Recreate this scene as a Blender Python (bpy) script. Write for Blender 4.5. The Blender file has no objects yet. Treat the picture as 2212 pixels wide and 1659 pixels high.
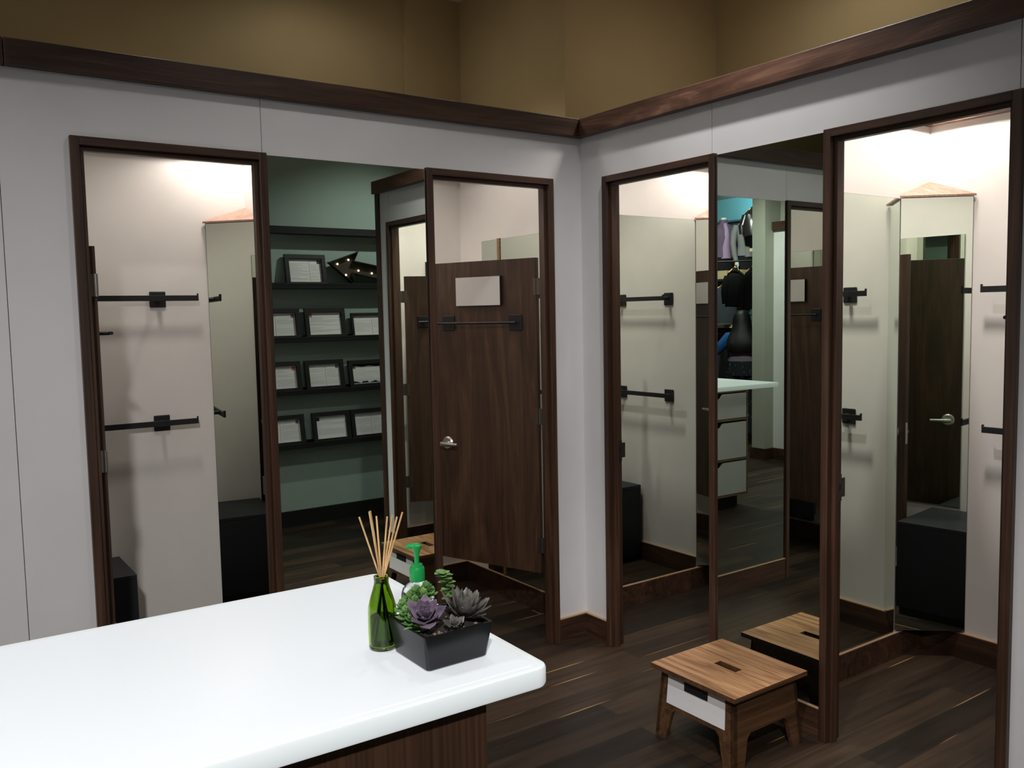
import bpy, bmesh, math, random
from mathutils import Vector, Matrix
random.seed(7)
C = bpy.context.scene.collection
S = bpy.context.scene
PI = math.pi
R = math.radians

# ------------------------------------------------------------------ camera, world, lights, exposure
def set_camera():
    yaw, pitch, roll = R(55.024), R(-4.541), R(-1.122)
    f = Vector((math.cos(yaw)*math.cos(pitch), math.sin(yaw)*math.cos(pitch), math.sin(pitch)))
    r = Vector((math.sin(yaw), -math.cos(yaw), 0)); u = r.cross(f)
    c, s = math.cos(roll), math.sin(roll)
    r2, u2 = c*r + s*u, -s*r + c*u
    cd = bpy.data.cameras.new('camera'); cam = bpy.data.objects.new('camera', cd); C.objects.link(cam)
    m = Matrix((r2, u2, -f)).transposed().to_4x4(); m.translation = Vector((-2.705, -3.2656, 1.5822))
    cam.matrix_world = m
    cd.sensor_fit = 'HORIZONTAL'; cd.sensor_width = 36; cd.lens = 1898.55/2212*36; cd.clip_start = .02; cd.clip_end = 100
    S.camera = cam
set_camera()
w = bpy.data.worlds.new('world'); S.world = w; w.use_nodes = True
w.node_tree.nodes['Background'].inputs[0].default_value = (.9, .93, 1, 1)
w.node_tree.nodes['Background'].inputs[1].default_value = .05
S.view_settings.view_transform = 'Standard'; S.view_settings.look = 'None'
S.view_settings.exposure = .22; S.view_settings.gamma = 1; S.view_settings.use_curve_mapping = False
S.cycles.use_denoising = True
S.cycles.max_bounces = 14; S.cycles.diffuse_bounces = 5; S.cycles.glossy_bounces = 8; S.cycles.transmission_bounces = 10
S.cycles.transparent_max_bounces = 12
S.cycles.caustics_reflective = False; S.cycles.caustics_refractive = False
S.cycles.sample_clamp_indirect = 6

def spot(name, loc, target, watts, cone, blend=.6, radius=.04, color=(1, 1, 1)):
    d = bpy.data.lights.new(name, 'SPOT'); d.energy = watts; d.spot_size = R(cone); d.spot_blend = blend
    d.shadow_soft_size = radius; d.color = color
    o = bpy.data.objects.new(name, d); C.objects.link(o); o.location = loc
    o.rotation_euler = (Vector(target)-Vector(loc)).to_track_quat('-Z', 'Y').to_euler()
    return o
CEIL = 3.42
WARM = (1, .915, .835); NEUT = (1, .975, .955); COOL = (.92, .96, 1)
# ceiling spots of the corridor, with two added fills
LZ = CEIL-.06
spot('ceiling_spot_wall_washer', (-.36, -.98, LZ), (-.12, -1.0, 0), 72, 96, .9, .03, NEUT)
spot('ceiling_spot_corner', (-1.3, -1.0, LZ), (-1.1, -.8, 0), 22, 130, .9, .05, NEUT)
spot('ceiling_spot_left', (-3.3, -.85, LZ), (-3.3, -1.2, .5), 44, 140, .9, .08, NEUT)
spot('ceiling_spot_stool', (-1.9, -2.2, LZ), (-.35, -1.15, .25), 150, 42, .9, .05, NEUT)
spot('fill_spot_entry', (-3.4, -4.4, LZ), (-1.5, -1.0, -.2), 430, 72, 1, .1, NEUT)  # unseen fill added behind the camera
spot('ceiling_spot_ledges', (.9, -1.95, LZ), (.0, -3.1, .7), 72, 80, .8, .03, NEUT)
spot('fill_spot_column', (-3.5, -2.2, LZ), (-4.8, -2.6, .9), 200, 90, .9, .05, NEUT)  # unseen lamp added to brighten the column
# unseen lamps over the open fitting rooms, added to brighten the tan walls
spot('tan_fill_left', (-2.6, .70, CEIL-.05), (-2.5, 1.0, 2), .7, 172, .6, .08, NEUT)
spot('tan_fill_corner', (-.9, .70, CEIL-.05), (-.8, .8, 2), 5, 172, .6, .08, NEUT)
spot('tan_fill_right', (.65, -.8, CEIL-.05), (.7, -.7, 2), 8, 172, .6, .08, NEUT)
# store beyond
spot('store_spot_mannequins', (-6.4, -5.0, LZ), (-8.5, -6.2, 2.3), 360, 90, .8, .06, NEUT)
spot('store_spot_rack', (-5.3, -4.2, LZ), (-5.9, -4.2, 0), 110, 120, .9, .06, NEUT)
spot('store_blue_wall_fill', (-8.2, -6.0, 3.15), (-8.8, -6.0, 3.5), 24, 150, .9, .1, (.45, .8, 1))  # unseen bluish lamp added to light the upper blue wall
spot('store_spot_far', (-7, -7.6, LZ), (-7, -7.6, 0), 60, 140, .9, .1, NEUT)
# fitting rooms: a spot close to each prism corner, a softer one in the middle
def room_lights(nm, cu, cv, front, wa, wb):
    spot(nm + '_corner_spot', (cu, cv, 2.50), (cu, cv, 0), wa, 150, .5, .035, WARM)
    spot(nm + '_middle_spot', front, (front[0], front[1], 0), wb, 90, .8, .11, WARM)
room_lights('room_one', -1.37, 1.00, (-1.80, .40, 3.25), 11, 38)
room_lights('room_two', -1.00, 1.00, (-.45, .45, 3.25), 11, 50)
room_lights('room_three', 1.00, .05, (.36, -.45, 3.25), 12, 78)
room_lights('room_four', 1.00, -1.21, (.34, -1.55, 3.25), 13, 120)

# ------------------------------------------------------------------ materials
def nodes(name):
    m = bpy.data.materials.new(name); m.use_nodes = True
    return m, m.node_tree, m.node_tree.nodes['Principled BSDF']
def plain(name, col, rough=.5, metal=0, spec=.5, bump=0, bscale=200, em=None, es=0, sheen=0):
    m, t, b = nodes(name)
    b.inputs['Base Color'].default_value = (*col, 1); b.inputs['Roughness'].default_value = rough
    b.inputs['Metallic'].default_value = metal; b.inputs['Specular IOR Level'].default_value = spec
    if sheen: b.inputs['Sheen Weight'].default_value = sheen
    if em: b.inputs['Emission Color'].default_value = (*em, 1); b.inputs['Emission Strength'].default_value = es
    tc = t.nodes.new('ShaderNodeTexCoord'); n = t.nodes.new('ShaderNodeTexNoise')
    n.inputs['Scale'].default_value = bscale; t.links.new(tc.outputs['Object'], n.inputs['Vector'])
    n.inputs['Detail'].default_value = 3
    if bump:
        bp = t.nodes.new('ShaderNodeBump'); bp.inputs['Strength'].default_value = bump; bp.inputs['Distance'].default_value = .002
        t.links.new(n.outputs['Fac'], bp.inputs['Height']); t.links.new(bp.outputs['Normal'], b.inputs['Normal'])
    # a slight variation of tone, so no surface is perfectly flat
    mx = t.nodes.new('ShaderNodeMix'); mx.data_type = 'RGBA'
    n2 = t.nodes.new('ShaderNodeTexNoise'); n2.inputs['Scale'].default_value = 6; t.links.new(tc.outputs['Object'], n2.inputs['Vector'])
    mx.inputs['A'].default_value = (*[c*.95 for c in col], 1); mx.inputs['B'].default_value = (*[min(1, c*1.05) for c in col], 1)
    t.links.new(n2.outputs['Fac'], mx.inputs['Factor']); t.links.new(mx.outputs['Result'], b.inputs['Base Color'])
    return m
def wood(name, axis, dark, mid, light, scale=1.0, rough=.42, across=11, along=.8, distort=1.3, fine=.35):
    """wood grain running along axis (0 x, 1 y, 2 z) in object space"""
    m, t, b = nodes(name)
    tc = t.nodes.new('ShaderNodeTexCoord'); mp = t.nodes.new('ShaderNodeMapping')
    sc = [across*scale]*3; sc[axis] = along*scale
    mp.inputs['Scale'].default_value = sc; t.links.new(tc.outputs['Object'], mp.inputs['Vector'])
    n = t.nodes.new('ShaderNodeTexNoise'); n.inputs['Scale'].default_value = 1; n.inputs['Detail'].default_value = 5
    n.inputs['Roughness'].default_value = .55; n.inputs['Distortion'].default_value = distort
    t.links.new(mp.outputs['Vector'], n.inputs['Vector'])
    cr = t.nodes.new('ShaderNodeValToRGB'); e = cr.color_ramp.elements
    e[0].position = .30; e[0].color = (*dark, 1); e[1].position = .72; e[1].color = (*light, 1)
    k = e.new(.5); k.color = (*mid, 1)
    t.links.new(n.outputs['Fac'], cr.inputs['Fac'])
    mp2 = t.nodes.new('ShaderNodeMapping'); sc2 = [170*scale]*3; sc2[axis] = 3*scale
    mp2.inputs['Scale'].default_value = sc2; t.links.new(tc.outputs['Object'], mp2.inputs['Vector'])
    n2 = t.nodes.new('ShaderNodeTexNoise'); n2.inputs['Scale'].default_value = 1; n2.inputs['Detail'].default_value = 2
    t.links.new(mp2.outputs['Vector'], n2.inputs['Vector'])
    mr = t.nodes.new('ShaderNodeMapRange'); mr.inputs['From Min'].default_value = .3; mr.inputs['From Max'].default_value = .7
    mr.inputs['To Min'].default_value = 1-fine; mr.inputs['To Max'].default_value = 1+fine*.4
    t.links.new(n2.outputs['Fac'], mr.inputs['Value'])
    mx = t.nodes.new('ShaderNodeMix'); mx.data_type = 'RGBA'; mx.blend_type = 'MULTIPLY'; mx.inputs['Factor'].default_value = 1
    t.links.new(cr.outputs['Color'], mx.inputs['A']); t.links.new(mr.outputs['Result'], mx.inputs['B'])
    t.links.new(mx.outputs['Result'], b.inputs['Base Color']); b.inputs['Roughness'].default_value = rough
    bp = t.nodes.new('ShaderNodeBump'); bp.inputs['Strength'].default_value = .12; bp.inputs['Distance'].default_value = .001
    t.links.new(n2.outputs['Fac'], bp.inputs['Height']); t.links.new(bp.outputs['Normal'], b.inputs['Normal'])
    return m
def floor_mat():
    m, t, b = nodes('dark_plank_floor')
    tc = t.nodes.new('ShaderNodeTexCoord')
    br = t.nodes.new('ShaderNodeTexBrick'); br.offset = .37; br.offset_frequency = 2
    br.inputs['Scale'].default_value = 1; br.inputs['Brick Width'].default_value = 1.25; br.inputs['Row Height'].default_value = .125
    br.inputs['Mortar Size'].default_value = .0012; br.inputs['Mortar Smooth'].default_value = .1; br.inputs['Bias'].default_value = -.1
    br.inputs['Color1'].default_value = (.013, .0085, .006, 1); br.inputs['Color2'].default_value = (.044, .027, .016, 1)
    br.inputs['Mortar'].default_value = (.012, .008, .006, 1)
    t.links.new(tc.outputs['Object'], br.inputs['Vector'])
    mp = t.nodes.new('ShaderNodeMapping'); mp.inputs['Scale'].default_value = (1.6, 24, 1); t.links.new(tc.outputs['Object'], mp.inputs['Vector'])
    n = t.nodes.new('ShaderNodeTexNoise'); n.inputs['Scale'].default_value = 1; n.inputs['Detail'].default_value = 6; n.inputs['Distortion'].default_value = .8
    t.links.new(mp.outputs['Vector'], n.inputs['Vector'])
    mr = t.nodes.new('ShaderNodeMapRange'); mr.inputs['From Min'].default_value = .3; mr.inputs['From Max'].default_value = .7
    mr.inputs['To Min'].default_value = .55; mr.inputs['To Max'].default_value = 1.35; t.links.new(n.outputs['Fac'], mr.inputs['Value'])
    mx = t.nodes.new('ShaderNodeMix'); mx.data_type = 'RGBA'; mx.blend_type = 'MULTIPLY'; mx.inputs['Factor'].default_value = 1
    t.links.new(br.outputs['Color'], mx.inputs['A']); t.links.new(mr.outputs['Result'], mx.inputs['B'])
    # pale sapwood lines along a few plank edges
    b2 = t.nodes.new('ShaderNodeTexBrick'); b2.offset = .37; b2.offset_frequency = 2
    for k, v in (('Scale', 1), ('Brick Width', 40), ('Row Height', .125), ('Mortar Size', .003), ('Mortar Smooth', .3)): b2.inputs[k].default_value = v
    t.links.new(tc.outputs['Object'], b2.inputs['Vector'])
    mp3 = t.nodes.new('ShaderNodeMapping'); mp3.inputs['Scale'].default_value = (1.5, 8, 1); mp3.inputs['Location'].default_value = (3.3, 1.2, 0)
    t.links.new(tc.outputs['Object'], mp3.inputs['Vector'])
    n3 = t.nodes.new('ShaderNodeTexNoise'); n3.inputs['Scale'].default_value = 1; n3.inputs['Detail'].default_value = 1
    t.links.new(mp3.outputs['Vector'], n3.inputs['Vector'])
    st = t.nodes.new('ShaderNodeMapRange'); st.inputs['From Min'].default_value = .60; st.inputs['From Max'].default_value = .66
    t.links.new(n3.outputs['Fac'], st.inputs['Value'])
    ml = t.nodes.new('ShaderNodeMath'); ml.operation = 'MULTIPLY'
    t.links.new(b2.outputs['Fac'], ml.inputs[0]); t.links.new(st.outputs['Result'], ml.inputs[1])
    mx2 = t.nodes.new('ShaderNodeMix'); mx2.data_type = 'RGBA'; mx2.inputs['B'].default_value = (.36, .21, .08, 1)
    t.links.new(mx.outputs['Result'], mx2.inputs['A']); t.links.new(ml.outputs['Value'], mx2.inputs['Factor'])
    t.links.new(mx2.outputs['Result'], b.inputs['Base Color'])
    b.inputs['Roughness'].default_value = .45; b.inputs['Specular IOR Level'].default_value = .25
    bp = t.nodes.new('ShaderNodeBump'); bp.inputs['Strength'].default_value = .25; bp.inputs['Distance'].default_value = .002
    t.links.new(n.outputs['Fac'], bp.inputs['Height']); t.links.new(bp.outputs['Normal'], b.inputs['Normal'])
    return m
def glassy(name, col, rough=.02, ior=1.47):
    m, t, b = nodes(name)
    b.inputs['Base Color'].default_value = (*col, 1); b.inputs['Roughness'].default_value = rough
    b.inputs['Transmission Weight'].default_value = 1; b.inputs['IOR'].default_value = ior
    return m
DK, MD, LT = (.030, .014, .008), (.056, .026, .015), (.10, .050, .029)
WZ = wood('walnut_upright', 2, DK, MD, LT, across=13, along=.7)
WX = wood('walnut_along_wall', 0, DK, MD, LT, across=13, along=1.2, distort=2.0)
WY = wood('walnut_along_side', 1, DK, MD, LT, across=13, along=1.2, distort=2.0)
WD = wood('walnut_door_veneer', 2, (.036, .017, .009), (.064, .031, .016), (.105, .054, .029), across=9, along=1.1, distort=2.6)
WCOUNT = wood('counter_veneer', 2, (.040, .019, .010), (.058, .028, .015), (.078, .039, .022), across=40, along=.8, distort=.6)
WTOP = wood('stool_top_veneer', 1, (.15, .064, .026), (.33, .172, .078), (.45, .255, .125), across=30, along=2.2, distort=1.3, fine=.3)
WSTOOL = wood('stool_side_veneer', 0, (.055, .025, .011), (.10, .047, .021), (.145, .075, .035), across=24, along=2, distort=1.2)
WEDGE = plain('raw_wood_edge', (.42, .27, .16), .6)
WCAP = wood('prism_cap_veneer', 0, (.33, .19, .14), (.43, .265, .20), (.50, .32, .25), across=14, along=1.5)
PLY = wood('plywood_edge', 0, (.20, .12, .055), (.28, .18, .085), (.35, .23, .12), across=60, along=2)
WHITE = plain('white_panel', (.70, .69, .70), .45, spec=.35)
ROOMW = plain('fitting_room_white', (.80, .77, .735), .6, spec=.25)
TAN = plain('tan_paint', (.42, .325, .165), .8, spec=.2)
COLP = plain('column_paint', (.40, .405, .355), .8, spec=.2)
TEAL = plain('grey_green_paint', (.37, .48, .43), .7, spec=.2)
CEILM = plain('ceiling_paint', (.62, .58, .50), .9, spec=.1)
FLOOR = floor_mat()
BLACKM = plain('black_metal', (.012, .012, .014), .45, spec=.4)
BLACKW = plain('black_stained_wood', (.012, .013, .012), .5, spec=.35, bump=.1, bscale=90)
BENCH = plain('black_bench_laminate', (.014, .016, .021), .5, spec=.4)
STEEL = plain('brushed_steel', (.55, .53, .49), .32, metal=1)
DKSTEEL = plain('dark_steel', (.16, .145, .125), .4, metal=1)
LAMW = plain('white_laminate', (.78, .765, .77), .5)
SIGNW = plain('white_board', (.66, .63, .61), .5)
def mirror_mat():
    m, t, b = nodes('mirror_silver')
    b.inputs['Base Color'].default_value = (.73, .80, .725, 1); b.inputs['Metallic'].default_value = 1; b.inputs['Roughness'].default_value = 0
    return m
MIRROR = mirror_mat()
MEDGE = plain('mirror_edge', (.10, .105, .10), .3)

# ------------------------------------------------------------------ mesh builder
class MB:
    def __init__(s): s.bm = bmesh.new()
    def box(s, a, b, bev=0, mat=0, seg=2):
        r = bmesh.ops.create_cube(s.bm, size=1)
        vs = r['verts']
        for v in vs: v.co = Vector([a[i] + (v.co[i]+.5)*(b[i]-a[i]) for i in range(3)])
        fs = {f for v in vs for f in v.link_faces}
        for f in fs: f.material_index = mat
        if bev:
            es = list({e for v in vs for e in v.link_edges})
            bmesh.ops.bevel(s.bm, geom=es, offset=bev, segments=seg, affect='EDGES', profile=.5)
        return s
    def prism(s, pts, vec, mat=0, smooth=False):
        """closed polygon pts (3-D) swept by vec"""
        vec = Vector(vec)
        a = [s.bm.verts.new(p) for p in pts]; b = [s.bm.verts.new(Vector(p)+vec) for p in pts]
        n = len(pts); fs = [s.bm.faces.new(list(reversed(a))), s.bm.faces.new(b)]
        for i in range(n): fs.append(s.bm.faces.new((a[i], a[(i+1) % n], b[(i+1) % n], b[i])))
        for f in fs: f.material_index = mat; f.smooth = smooth
        return s
    def rings(s, rings, mat=0, cap=True, smooth=True):
        rv = [[s.bm.verts.new(p) for p in r] for r in rings]
        n = len(rv[0]); fs = []
        for a, b in zip(rv, rv[1:]):
            for i in range(n): fs.append(s.bm.faces.new((a[i], a[(i+1) % n], b[(i+1) % n], b[i])))
        if cap: fs += [s.bm.faces.new(list(reversed(rv[0]))), s.bm.faces.new(rv[-1])]
        for f in fs: f.material_index = mat; f.smooth = smooth
        return s
    def tube(s, pts, rad, seg=10, mat=0, flat=1.0):
        pts = [Vector(p) for p in pts]; rs = rad if isinstance(rad, (list, tuple)) else [rad]*len(pts)
        rr = []; prev = None
        for i, p in enumerate(pts):
            d = (pts[min(i+1, len(pts)-1)] - pts[max(i-1, 0)]).normalized()
            if prev is None:
                x = d.orthogonal().normalized()
            else:
                x = (prev - d*prev.dot(d)).normalized()
            prev = x; y = d.cross(x)
            rr.append([p + rs[i]*(math.cos(2*PI*k/seg)*x + flat*math.sin(2*PI*k/seg)*y) for k in range(seg)])
        return s.rings(rr, mat)
    def lathe(s, prof, c=(0, 0, 0), seg=28, mat=0, cap=True, smooth=True):
        c = Vector(c)
        return s.rings([[c + Vector((r*math.cos(2*PI*k/seg), r*math.sin(2*PI*k/seg), z)) for k in range(seg)] for r, z in prof], mat, cap, smooth)
    def loft(s, rs, seg=16, mat=0, power=2.0):
        """rs: (cx, cy, cz, rx, ry)"""
        out = []
        for cx, cy, cz, rx, ry in rs:
            ring = []
            for k in range(seg):
                a = 2*PI*k/seg; ca, sa = math.cos(a), math.sin(a)
                ring.append(Vector((cx + rx*math.copysign(abs(ca)**(2/power), ca), cy + ry*math.copysign(abs(sa)**(2/power), sa), cz)))
            out.append(ring)
        return s.rings(out, mat)
    def quad(s, p, mat=0):
        f = s.bm.faces.new([s.bm.verts.new(q) for q in p]); f.material_index = mat
        return s
    def build(s, name, mats, parent=None, loc=(0, 0, 0), rz=0, sharp=40, normals=True):
        if normals: bmesh.ops.recalc_face_normals(s.bm, faces=s.bm.faces[:])
        for e in s.bm.edges:
            if len(e.link_faces) == 2 and e.calc_face_angle(0) > R(sharp): e.smooth = False
        me = bpy.data.meshes.new(name); s.bm.to_mesh(me); s.bm.free()
        for m in (mats if isinstance(mats, (list, tuple)) else [mats]): me.materials.append(m)
        o = bpy.data.objects.new(name, me); C.objects.link(o)
        o.location = loc; o.rotation_euler = (0, 0, rz)
        if parent: o.parent = parent
        return o
def tag(o, label=None, cat=None, group=None, kind=None):
    if label: o['label'] = label
    if cat: o['category'] = cat
    if group: o['group'] = group
    if kind: o['kind'] = kind
    return o
def thing(name, label, cat, loc=(0, 0, 0), rz=0, group=None, kind=None):
    o = bpy.data.objects.new(name, None); C.objects.link(o); o.empty_display_size = .1
    o.location = loc; o.rotation_euler = (0, 0, rz)
    return tag(o, label, cat, group, kind)
def struct(mb, name, mats, label=None, rz=0, loc=(0, 0, 0)):
    return tag(mb.build(name, mats, None, loc, rz), label, None, None, 'structure')
QR = -PI/2     # local frame of the right wall: u runs along -y, v runs into the rooms along +x

# ------------------------------------------------------------------ large structure
ZT, ZB, TP, WT = 2.483, 2.400, .035, .060
struct(MB().box((-9, -9.2, -.1), (1.4, 1.5, 0)), 'floor', FLOOR)
struct(MB().box((-9, -9.2, CEIL), (1.4, 1.5, CEIL+.1)), 'ceiling', CEILM)
struct(MB().box((-9, 1.30, 0), (.137, 1.45, CEIL)).box((-.225, 1.268, 0), (.137, 1.30, CEIL)), 'wall_back', TAN)
struct(MB().box((.137, .28, 0), (.30, 1.45, CEIL)).box((.30, .28, 0), (1.4, .40, CEIL)), 'wall_corner', TAN)
struct(MB().box((1.25, -9.2, 0), (1.4, .28, CEIL)), 'wall_far_right', TAN)
struct(MB().box((-.95, -3.32, 0), (1.25, -3.14, CEIL)), 'wall_picture', TEAL)
struct(MB().box((-9, -9.2, 0), (1.25, -9.05, CEIL)), 'wall_front', COLP)
BLUE = plain('blue_paint', (.12, .32, .40), .7)
def slat_wall():
    m = MB().box((-9, -9.05, 3.06), (-8.78, -2, CEIL), 0, 0)
    z = .1
    while z < 3.0:
        m.box((-9, -9.05, z), (-8.80, -2, z+.085), 0, 1); z += .1
    m.box((-9, -9.05, 0), (-8.83, -2, 3.06), 0, 2)
    m.box((-8.80, -9.05, 3.03), (-8.76, -2, 3.06), 0, 1)
    return m
struct(slat_wall(), 'wall_store', [BLUE, plain('blue_grey_slat', (.05, .085, .125), .6), plain('slat_groove', (.012, .02, .03), .7)])
struct(MB().box((-4.97, -2.75, 0), (-4.87, -.0, ZB)), 'wall_left_end', WHITE)
struct(MB().box((-4.97, -2.91, 0), (-4.73, -2.745, CEIL)), 'column', COLP)
struct(MB().box((-9, 0, 0), (-4.97, .1, CEIL)).box((-9.05, -2, 0), (-8.6, .1, CEIL)), 'wall_store_side', COLP)
struct(MB().box((-5.08, -2.75, 0), (-4.975, .0, CEIL)), 'wall_behind', COLP)

def panels(m, u0, u1, seams, z0, z1, v0=0.0):
    """white cladding between u0 and u1, split at the seams by 2.5 mm gaps"""
    cuts = [u0] + [s for s in seams if u0 + .01 < s < u1 - .01] + [u1]
    for a, b in zip(cuts, cuts[1:]):
        m.box((a + (.0012 if a != u0 else 0), v0, z0), (b - (.0012 if b != u1 else 0), v0+.012, z1), 0, 0)
GAPM = plain('panel_gap', (.10, .095, .09), .8)
ZH, MT = 2.2, 2.193     # top of door frames, top of corridor mirrors
def partition(name, spans, doors, seams, rz):
    """spans: full run (u0, u1); doors: [(u0, u1)] outer frame edges; wall built around the openings"""
    m = MB(); u = spans[0]
    for a, b in list(doors) + [(spans[1], None)]:
        if a - u > .01:
            panels(m, u, a, seams, 0, ZB)
            m.box((u, .012, 0), (a, WT-.004, ZB), 0, 2); m.box((u, WT-.004, 0), (a, WT, ZB), 0, 1)
        if b is None: break
        panels(m, a, b, seams, ZH-.02, ZB)
        m.box((a, .012, ZH-.02), (b, WT-.004, ZB), 0, 2); m.box((a, WT-.004, ZH-.02), (b, WT, ZB), 0, 1)
        u = b
    return struct(m, name, [WHITE, ROOMW, GAPM], None, rz)
D1, D2, D3, D4 = (-2.194, -1.529), (-.848, -.178), (.171, .845), (1.344, 2.006)
E_END = 2.118
partition('wall_left', (-4.87, 0), [D1, D2], [-4.0, -3.2, -2.40, -2.19, -1.54, -.838], 0)
partition('wall_right', (0, E_END), [D3, D4], [.818, 1.339, 1.99], QR)
# fitting room dividers (named by room)
struct(MB().box((-2.50, 1.14, 0), (.137, 1.22, ZB)).box((-2.50, WT, 0), (-2.40, 1.14, ZB)).box((-1.23, WT, 0), (-1.14, 1.14, ZB)).box((.03, WT, 0), (.12, 1.14, ZB)),
       'wall_rooms_left', ROOMW)
struct(MB().box((1.14, -2.2, 0), (1.22, .27, ZB)).box((.0, .19, 0), (1.14, .27, ZB)).box((0, 0, 0), (WT, .19, ZB)).box((WT, -1.07, 0), (1.14, -.97, ZB)).box((WT, -2.172, 0), (1.14, -2.12, ZB)),
       'wall_rooms_right', ROOMW)
# walnut caps along the top of the partitions
def cap(m, u0, u1, v0, v1, z0=ZB-.0, mat=0): m.box((u0, v0, z0), (u1, v1, ZT), .003, mat)
struct(MB().box((-4.90, -TP, ZB), (-2.372, WT+TP, ZT), .003).box((-2.37, -TP, ZB), (.0, WT+TP, ZT), .003).box((-2.50, 1.14-TP, 2.378), (.137, 1.22, ZT), .003)
       .box((-2.535, WT+TP, 2.378), (-2.365, 1.105, ZT), .003, 1).box((-1.265, WT+TP, 2.378), (-1.105, 1.105, ZT), .003, 1).box((-.005, WT+TP, 2.378), (.137, 1.105, ZT), .003, 1), 'trim_1', [WX, WY])
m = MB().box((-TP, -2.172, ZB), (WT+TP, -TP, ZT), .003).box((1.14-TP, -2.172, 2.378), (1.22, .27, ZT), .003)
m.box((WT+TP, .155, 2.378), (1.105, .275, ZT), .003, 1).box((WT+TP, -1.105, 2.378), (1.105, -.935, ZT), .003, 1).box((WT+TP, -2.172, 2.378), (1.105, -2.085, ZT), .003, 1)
WCR = wood('walnut_cap_figured_lit', 1, (.045, .021, .012), (.12, .058, .036), (.36, .19, .125), across=5, along=.9, distort=2.2)  # figured walnut, its pale patches also painting in the lamp-lit stretch
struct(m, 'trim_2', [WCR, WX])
struct(MB().box((-4.97, -2.75, ZB), (-4.87+TP, -TP, ZT), .003), 'trim_3', WY)
# upright end cap of the right partition
struct(MB().box((-.012, -2.172, 0), (WT, -2.118, ZB-.001), .002), 'trim_4', WZ)
# baseboards
BH = .118
def base(m, u0, u1, v0, v1):
    m.box((u0, v0, 0), (u1, v1, BH-.004), 0, 0); m.box((u0, v0, BH-.004), (u1, v1, BH), 0, 1)
m = MB(); base(m, -4.87, D1[0]+.0, -.015, 0); base(m, D1[1], D2[0], -.015, 0); base(m, D2[1], 0, -.015, 0)
struct(m, 'baseboard_left', [WX, WEDGE])
m = MB(); base(m, .015, D3[0], -.015, 0); base(m, D3[1], D4[0], -.015, 0); base(m, D4[1], E_END, -.015, 0)
struct(m, 'baseboard_right', [WX, WEDGE], None, QR)
m = MB()
base(m, -2.40, -1.23, 1.125, 1.14); base(m, -2.40, -2.385, WT, 1.125); base(m, -1.245, -1.23, WT, 1.125)
base(m, -1.14, .03, 1.125, 1.14); base(m, .015, .03, WT, 1.125); base(m, -1.14, -1.125, WT, 1.125)
struct(m, 'baseboard_rooms_left', [WX, WEDGE])
m = MB()
for u0, u1 in ((-.19, .97), (1.07, 2.12)):
    base(m, u0, u1, 1.125, 1.14); base(m, u0, u0+.015, WT, 1.125); base(m, u1-.015, u1, WT, 1.125)
struct(m, 'baseboard_rooms_right', [WX, WEDGE], None, QR)
struct(MB().box((-.95, -3.14, 0), (1.25, -3.122, .12)), 'baseboard_picture', BLACKW)
struct(MB().box((-4.87, -2.745, 0), (-4.855, -.015, BH)).box((-4.98, -2.925, 0), (-4.715, -2.73, BH)), 'baseboard_column', WY)

# corridor mirrors
def wall_mirror(name, label, u0, u1, z0, z1, rz, v=0.0, th=.008):
    t = thing(name, label, 'mirror', (0, 0, 0), rz)
    m = MB().box((u0, v-th, z0), (u1, v-.001, z1), 0, 1)
    m.build('backing', [MIRROR, MEDGE], t)
    q = MB().quad([(u0+.001, v-th-.0008, z0+.001), (u1-.001, v-th-.0008, z0+.001), (u1-.001, v-th-.0008, z1-.001), (u0+.001, v-th-.0008, z1-.001)])
    q.build('glass', [MIRROR], t, normals=False)
    return t
wall_mirror('wall_mirror', 'tall frameless mirror between the two doors of the left wall, reflecting framed letters on ledges', D1[1]+.003, D2[0]-.003, BH+.001, MT, 0)
wall_mirror('wall_mirror', 'tall frameless mirror behind the step stool, reflecting the white counter and store', D3[1]+.003, D4[0]-.003, BH+.001, MT, QR)

# ------------------------------------------------------------------ doors
def lever(m_parent, s0, z, side, y_out):
    """lever handle on a face; side = +1 outward along local +Y. lever bar points back towards the hinge"""
    m = MB()
    yo = y_out
    m.tube([(s0, yo, z), (s0, yo+side*.006, z), (s0, yo+side*.012, z)], [.034, .034, .027], 24)
    m.tube([(s0, yo+side*.010, z), (s0, yo+side*.045, z)], [.014, .012], 16)
    m.tube([(s0, yo+side*.028, z), (s0, yo+side*.034, z)], [.017, .017], 16)
    a = [(s0+.012, yo+side*.046, z), (s0-.01, yo+side*.050, z), (s0-.05, yo+side*.052, z), (s0-.095, yo+side*.050, z)]
    m.tube(a, [.011, .0125, .010, .009], 12)
    return m.build('lever_handle', STEEL, m_parent)
def rail_mb(m, s0, s1, br, z, y0, side, stand=.055, rod=.0062, flat=False):
    for b in br:
        m.box((b-.0385, min(y0, y0+side*.006), z-.0385), (b+.0385, max(y0, y0+side*.006), z+.0385), .003)
        m.tube([(b, y0+side*.004, z), (b, y0+side*stand, z)], .0075, 12)
    m.tube([(s0, y0+side*stand, z), (s1, y0+side*stand, z)], rod, 12)
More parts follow.
